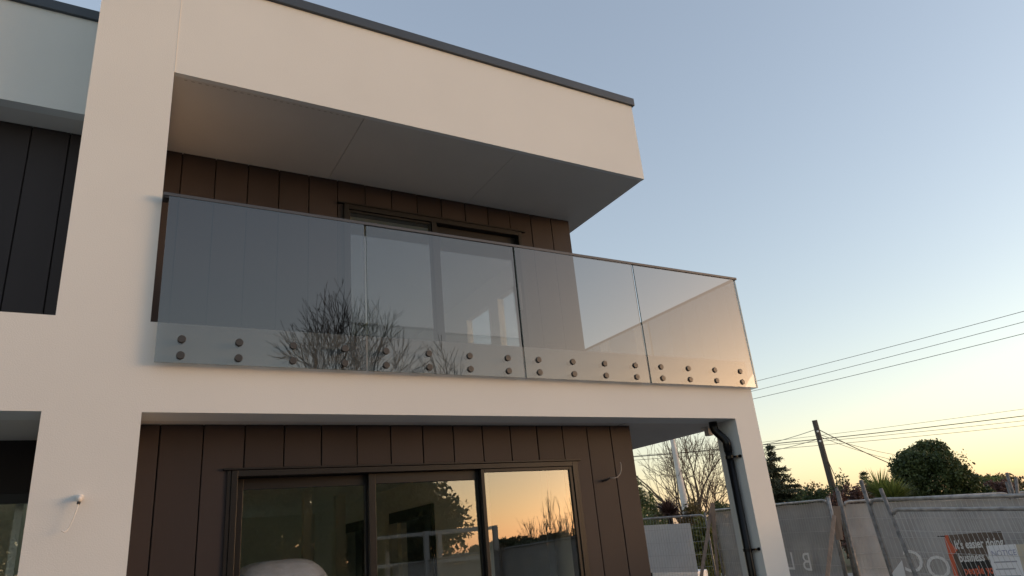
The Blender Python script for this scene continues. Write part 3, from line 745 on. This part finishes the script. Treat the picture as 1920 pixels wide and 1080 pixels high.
# left group seen under the balcony
for i, (x, y, d, rx, m_, lab, n_) in enumerate([
    (1205, 902, 27, .75, L_DARK, 'dark green tree at the left of the gap under the balcony', 4200),
    (1226, 918, 28, .45, L_MID, 'slim green tree left of the spiky purple plant', 2600),
    (1215, 950, 25, 1.1, L_MID, 'green hedge at left below the spiky purple plant', 4200),
    (1303, 942, 25, .55, L_OLV, 'olive brown rounded bush right of the pale concrete post', 4200),
    (1316, 975, 20, .55, L_YEL, 'yellow green hedge between the concrete post and the timber props', 4200),
    (1284, 975, 24, .8, L_OLV, 'low olive hedge behind the pale concrete post', 3000),
    (1350, 931, 24, .72, L_DARK, 'smooth clipped dark green dome shrub left of the downpipe', 9000)]):
    p = at(x, d); zt = zat(x, y, d)
    leafy('shrub', lab, 'shrub', p, (rx, rx, zt*.5+.12), zt*.5-.02, m_, n_, .05 if i < 6 else .035, 40+i, nl=9 if i < 6 else 3, f=.42 if i < 6 else .25, shell=.35 if i < 6 else .85)

# conifer
def conifer(label, base_, h, r_low, seed):
    r_ = random.Random(seed); t = empty('conifer', base_, label, 'tree')
    MB().tube([base_, base_+Vector((0,0,h*.97))], [.16, .015], 8).build('trunk', BARKD, t)
    rn = np.random.default_rng(seed); Q = []; T = []
    z = 1.2
    while z < h:
        f = (z-1.2)/(h-1.2); rad = r_low*(1-f)**.85+.08; nb = 7+int(5*(1-f))
        for b in range(nb):
            an = r_.uniform(0, 6.283); L_ = rad*r_.uniform(.7, 1.12); ns = max(5, int(L_*26))
            for k in range(ns):
                s_ = k/ns; px = math.cos(an)*L_*s_; py = math.sin(an)*L_*s_; pz = z-L_*.30*s_+.16*L_*s_*s_
                for q in range(5):
                    c = np.array([base_.x+px, base_.y+py, pz])+rn.normal(size=3)*np.array([.06, .06, .035])
                    dirv = np.array([math.cos(an)*.6, math.sin(an)*.6, -.35])+rn.normal(size=3)*.55; dirv /= np.linalg.norm(dirv)
                    sd = np.cross(dirv, rn.normal(size=3)); sd /= np.linalg.norm(sd); l_ = .12*(.7+.6*rn.random())
                    Q += [c-sd*.018, c+sd*.018, c+dirv*l_+sd*.012, c+dirv*l_-sd*.012]; T.append(rn.random())
        z += .17+.05*f
    mesh_np('crown', np.array(Q), 4, L_CON, t, np.array(T))
p = at(1464, 31); p.z = -.2; conifer('dark layered conifer beside the right edge of the cream column', p, zat(1450, 847, 31)+.2, 1.75, 3)
p = at(1636, 45); p.z = -.2; conifer('small distant conifer tip left of the spiky green shrub', p, zat(1617, 887, 45), 1.1, 4)

# bare trees
def bare_tree(label, base_, h, seed, m=BARK, levels=8, r0=.2, tip=.008, width=3.0, low=.16, fork=.2, nmain=8, nch=(2, 3), ang=(.25, .6), lean=.9, name='bare_tree', group=None, ratio=(.72, .9), first=.30):
    r_ = random.Random(seed); t = empty(name, base_, label, 'tree', group); tr, tw = MB(), MB()
    b0 = Vector(base_); zc = b0.z+h*(1+low)/2; rz = h*(1-low)/2
    def inside(q): return ((q.x-b0.x)/width)**2+((q.y-b0.y)/width)**2+((q.z-zc)/rz)**2 < r_.uniform(.55, 1.4)
    def seg(p, d, L_, ra, rb, lv):
        n = 3; pts = [p]; q = p.copy(); dd = d.copy()
        for i in range(n):
            dd = (dd+Vector((r_.uniform(-1, 1), r_.uniform(-1, 1), r_.uniform(-.5, .9)))*.10).normalized(); q = q+dd*L_/n; pts.append(q.copy())
            if lv > 1 and not inside(q): break
        k = len(pts)-1
        (tr if lv < 3 else tw).tube(pts, [ra+(rb-ra)*i/n for i in range(k+1)], 8 if lv < 2 else (5 if lv < 4 else 3), cap=False)
        return pts, dd
    def grow(p, d, L_, rad, lv):
        if lv > 1 and not inside(p): return
        rb = max(rad*.7, tip); pts, dd = seg(p, d, L_, rad, rb, lv)
        if lv >= levels: return
        for j in range(r_.randint(*nch)):
            a_ = r_.uniform(0, 6.283); an = r_.uniform(*ang)*(.5 if j == 0 else 1.15)
            s1 = dd.cross(Vector((0, 0, 1)) if abs(dd.z) < .95 else Vector((1, 0, 0))).normalized(); s2 = dd.cross(s1)
            nd_ = (dd*math.cos(an)+(s1*math.cos(a_)+s2*math.sin(a_))*math.sin(an)+Vector((0, 0, .05))).normalized()
            grow(pts[-1] if j == 0 else pts[r_.randint(1, len(pts)-1)], nd_, L_*r_.uniform(*ratio), max(tip, rb*(.9 if j == 0 else r_.uniform(.5, .75))), lv+1)
    pts, dd = seg(b0, Vector((0, 0, 1)), h*fork, r0, r0*.8, 0)
    for k in range(nmain):
        a_ = k*2.4+r_.uniform(-.4, .4); an = 0.08 if k == 0 else r_.uniform(.25, lean)
        grow(pts[-1] if k % 2 else pts[2], Vector((math.sin(an)*math.cos(a_), math.sin(an)*math.sin(a_), math.cos(an))), h*first*r_.uniform(.8, 1.1), r0*r_.uniform(.4, .65), 1)
    tr.build('trunk', m, t); tag(tw.build('twigs', m, t), kind='stuff'); return t
b_ = at(1296, 37); b_.z = -.2
bare_tree('leafless spreading tree seen under the balcony behind the pale concrete post', b_, zat(1290, 812, 37)+.2, 21, r0=.17, tip=.008, width=3.0, levels=7, low=.10, fork=.20)
b_ = at(1338, 40); b_.z = -.2
bare_tree('smaller reddish leafless tree left of the black downpipe', b_, zat(1330, 868, 40)+.2, 22, levels=6, tip=.011, r0=.12, width=1.5, low=.2, m=mat('reddish_bark', (.15,.075,.05), .9), nmain=7)

# ------------------------------------------------------------------ what stands behind the camera (mirrored in the glass)
b_ = behind(162.8, 24, -.07); b_.z = -.2
bare_tree('large bare winter tree mirrored in the tinted balustrade glass', b_, 10.9, 31, m=BARKD, r0=.26, tip=.0075, width=2.85, levels=7, low=.30, fork=.36, nmain=8, nch=(2, 4), lean=1.15, first=.2)
b_ = behind(156.6, 24, -.07); b_.z = -.2
bare_tree('smaller bare winter tree mirrored right of the large one', b_, 9.1, 33, m=BARKD, r0=.12, tip=.0075, width=1.5, levels=7, low=.45, fork=.5, nmain=7, lean=1.1, first=.2, nch=(2, 3))
b_ = behind(175.8, 30, -.07); leafy('dark_tree', 'dark tree whose tip is mirrored at the bottom left corner of the balustrade', 'tree', b_, (1.3,1.3,2.2), 7.0, L_DARK, 5000, .10, 51)
b_ = behind(165.8, 20, .5)
leafy('evergreen_tree', 'large dense evergreen mirrored in the left and middle lower door panes', 'tree', b_, (4.3,3.6,2.9), 2.9, L_DARK, 80000, .08, 52, nl=16, trunk=.25, f=.45, shell=.4)
b_ = behind(180, 20, .5)
leafy('evergreen_tree', 'second large evergreen mirrored in the neighbouring door at left', 'tree', b_, (4.0,3.2,2.8), 2.8, L_DARK, 16000, .11, 53, nl=14, trunk=.25, f=.45, shell=.4)
for i, (az, d, h, s_) in enumerate([(147.5, 62, 6.9, 61), (146.9, 64, 6.1, 62), (145.6, 66, 5.7, 63), (144.9, 66, 5.9, 64), (144.2, 67, 6.3, 65), (148.6, 60, 4.2, 66), (146.2, 61, 4.6, 67), (143.3, 62, 6.2, 68)]):
    b_ = behind(az, d, .45); b_.z = -.2
    bare_tree(['tallest bare poplar mirrored in the right door pane', 'second tall bare poplar mirrored beside the tallest', 'bare poplar mirrored near the right edge of the pane', 'slim bare poplar mirrored near the right edge of the pane', 'bare poplar mirrored furthest right in the pane', 'low bare bushy tree mirrored left of the poplars', 'low bare tree mirrored at the foot of the poplars', 'bare poplar mirrored beyond the right frame'][i],
              b_, h, s_, m=BARK, levels=4, tip=.012, r0=.09, width=.8 if h > 5 else 1.5, low=.12, fork=.12, nmain=7, lean=.45, ang=(.1,.4), first=.3, name='bare_poplar', group='bare poplars across the field')
for i in range(9):
    az = 152.5-i*1.25; b_ = behind(az, 58+3*(i % 3), .45)
    leafy('hedge_bush', ['leftmost low hedge bush mirrored below the bare trees', 'rounded olive hedge bush second from left below the mirrored trees', 'taller dark hedge bush third from left in the mirrored row', 'dark hedge bush left of the tallest mirrored poplar', 'olive hedge bush at the foot of the tallest mirrored poplar', 'taller hedge bush among the mirrored poplar trunks', 'dark hedge bush right of the mirrored poplars', 'olive hedge bush next to last in the mirrored row', 'last hedge bush at the far right of the mirrored row'][i], 'bush', b_, (1.6,1.0,.55+.2*(i % 3)), 1.55, L_DARK if i % 2 else L_OLV, 1500, .12, 70+i, group='hedge bushes across the field')
# site fence behind the camera
fa, fb = behind(159, 16.5, .45), behind(143, 16.0, .45); fa.z = 1.45; fb.z = 1.72
fence_panel(fb, fb+(fa-fb).normalized()*2.3, DN, DN, 'clothed site fence panel mirrored in the right door pane below the poplars', ext=.03, drop=1.6)
fence_panel(fb+(fa-fb).normalized()*2.35, fb+(fa-fb).normalized()*4.65, DN, DN, 'clothed site fence panel mirrored in the middle door pane', ext=.03, drop=1.5)
# pale pipe frame of a trailer
c_ = behind(152.4, 16.0, .45); tr_ = empty('trailer_frame', (c_.x, c_.y, -.2), 'pale tubular trailer cage mirrored across the middle and right door panes', 'trailer frame')
d1 = (behind(162, 17.0, .45)-c_).normalized(); d2 = Vector((-d1.y, d1.x, 0)); W_, Dp = 2.6, .9
for s_ in (0, 1):
    for k in (0, .5, 1):
        q = c_+d1*W_*k+d2*Dp*s_; MB().box(q.x-.05, q.x+.05, q.y-.05, q.y+.05, .3, 2.1).build('post', CONC, tr_, bevel=.004)
    q0_, q1_ = c_+d1*.05+d2*Dp*s_, c_+d1*(W_-.05)+d2*Dp*s_
    for z in (1.45, 2.05): MB().obox(q0_+Vector((0,0,z-.03)), q1_-q0_, d2*.05, Vector((0,0,.07))).build('rail', CONC, tr_)
MB().obox(c_+Vector((0,0,.25)), d1*W_, d2*Dp, Vector((0,0,.25))).build('tray', GALVD, tr_)
for k in (.35, .65): MB().disc_lathe(c_+d1*W_*k+Vector((0,0,.1))-d2*.12, d2, [(0,.3),(.12,.3)], 20).build('wheel', CABLE, tr_)
# field and low hills
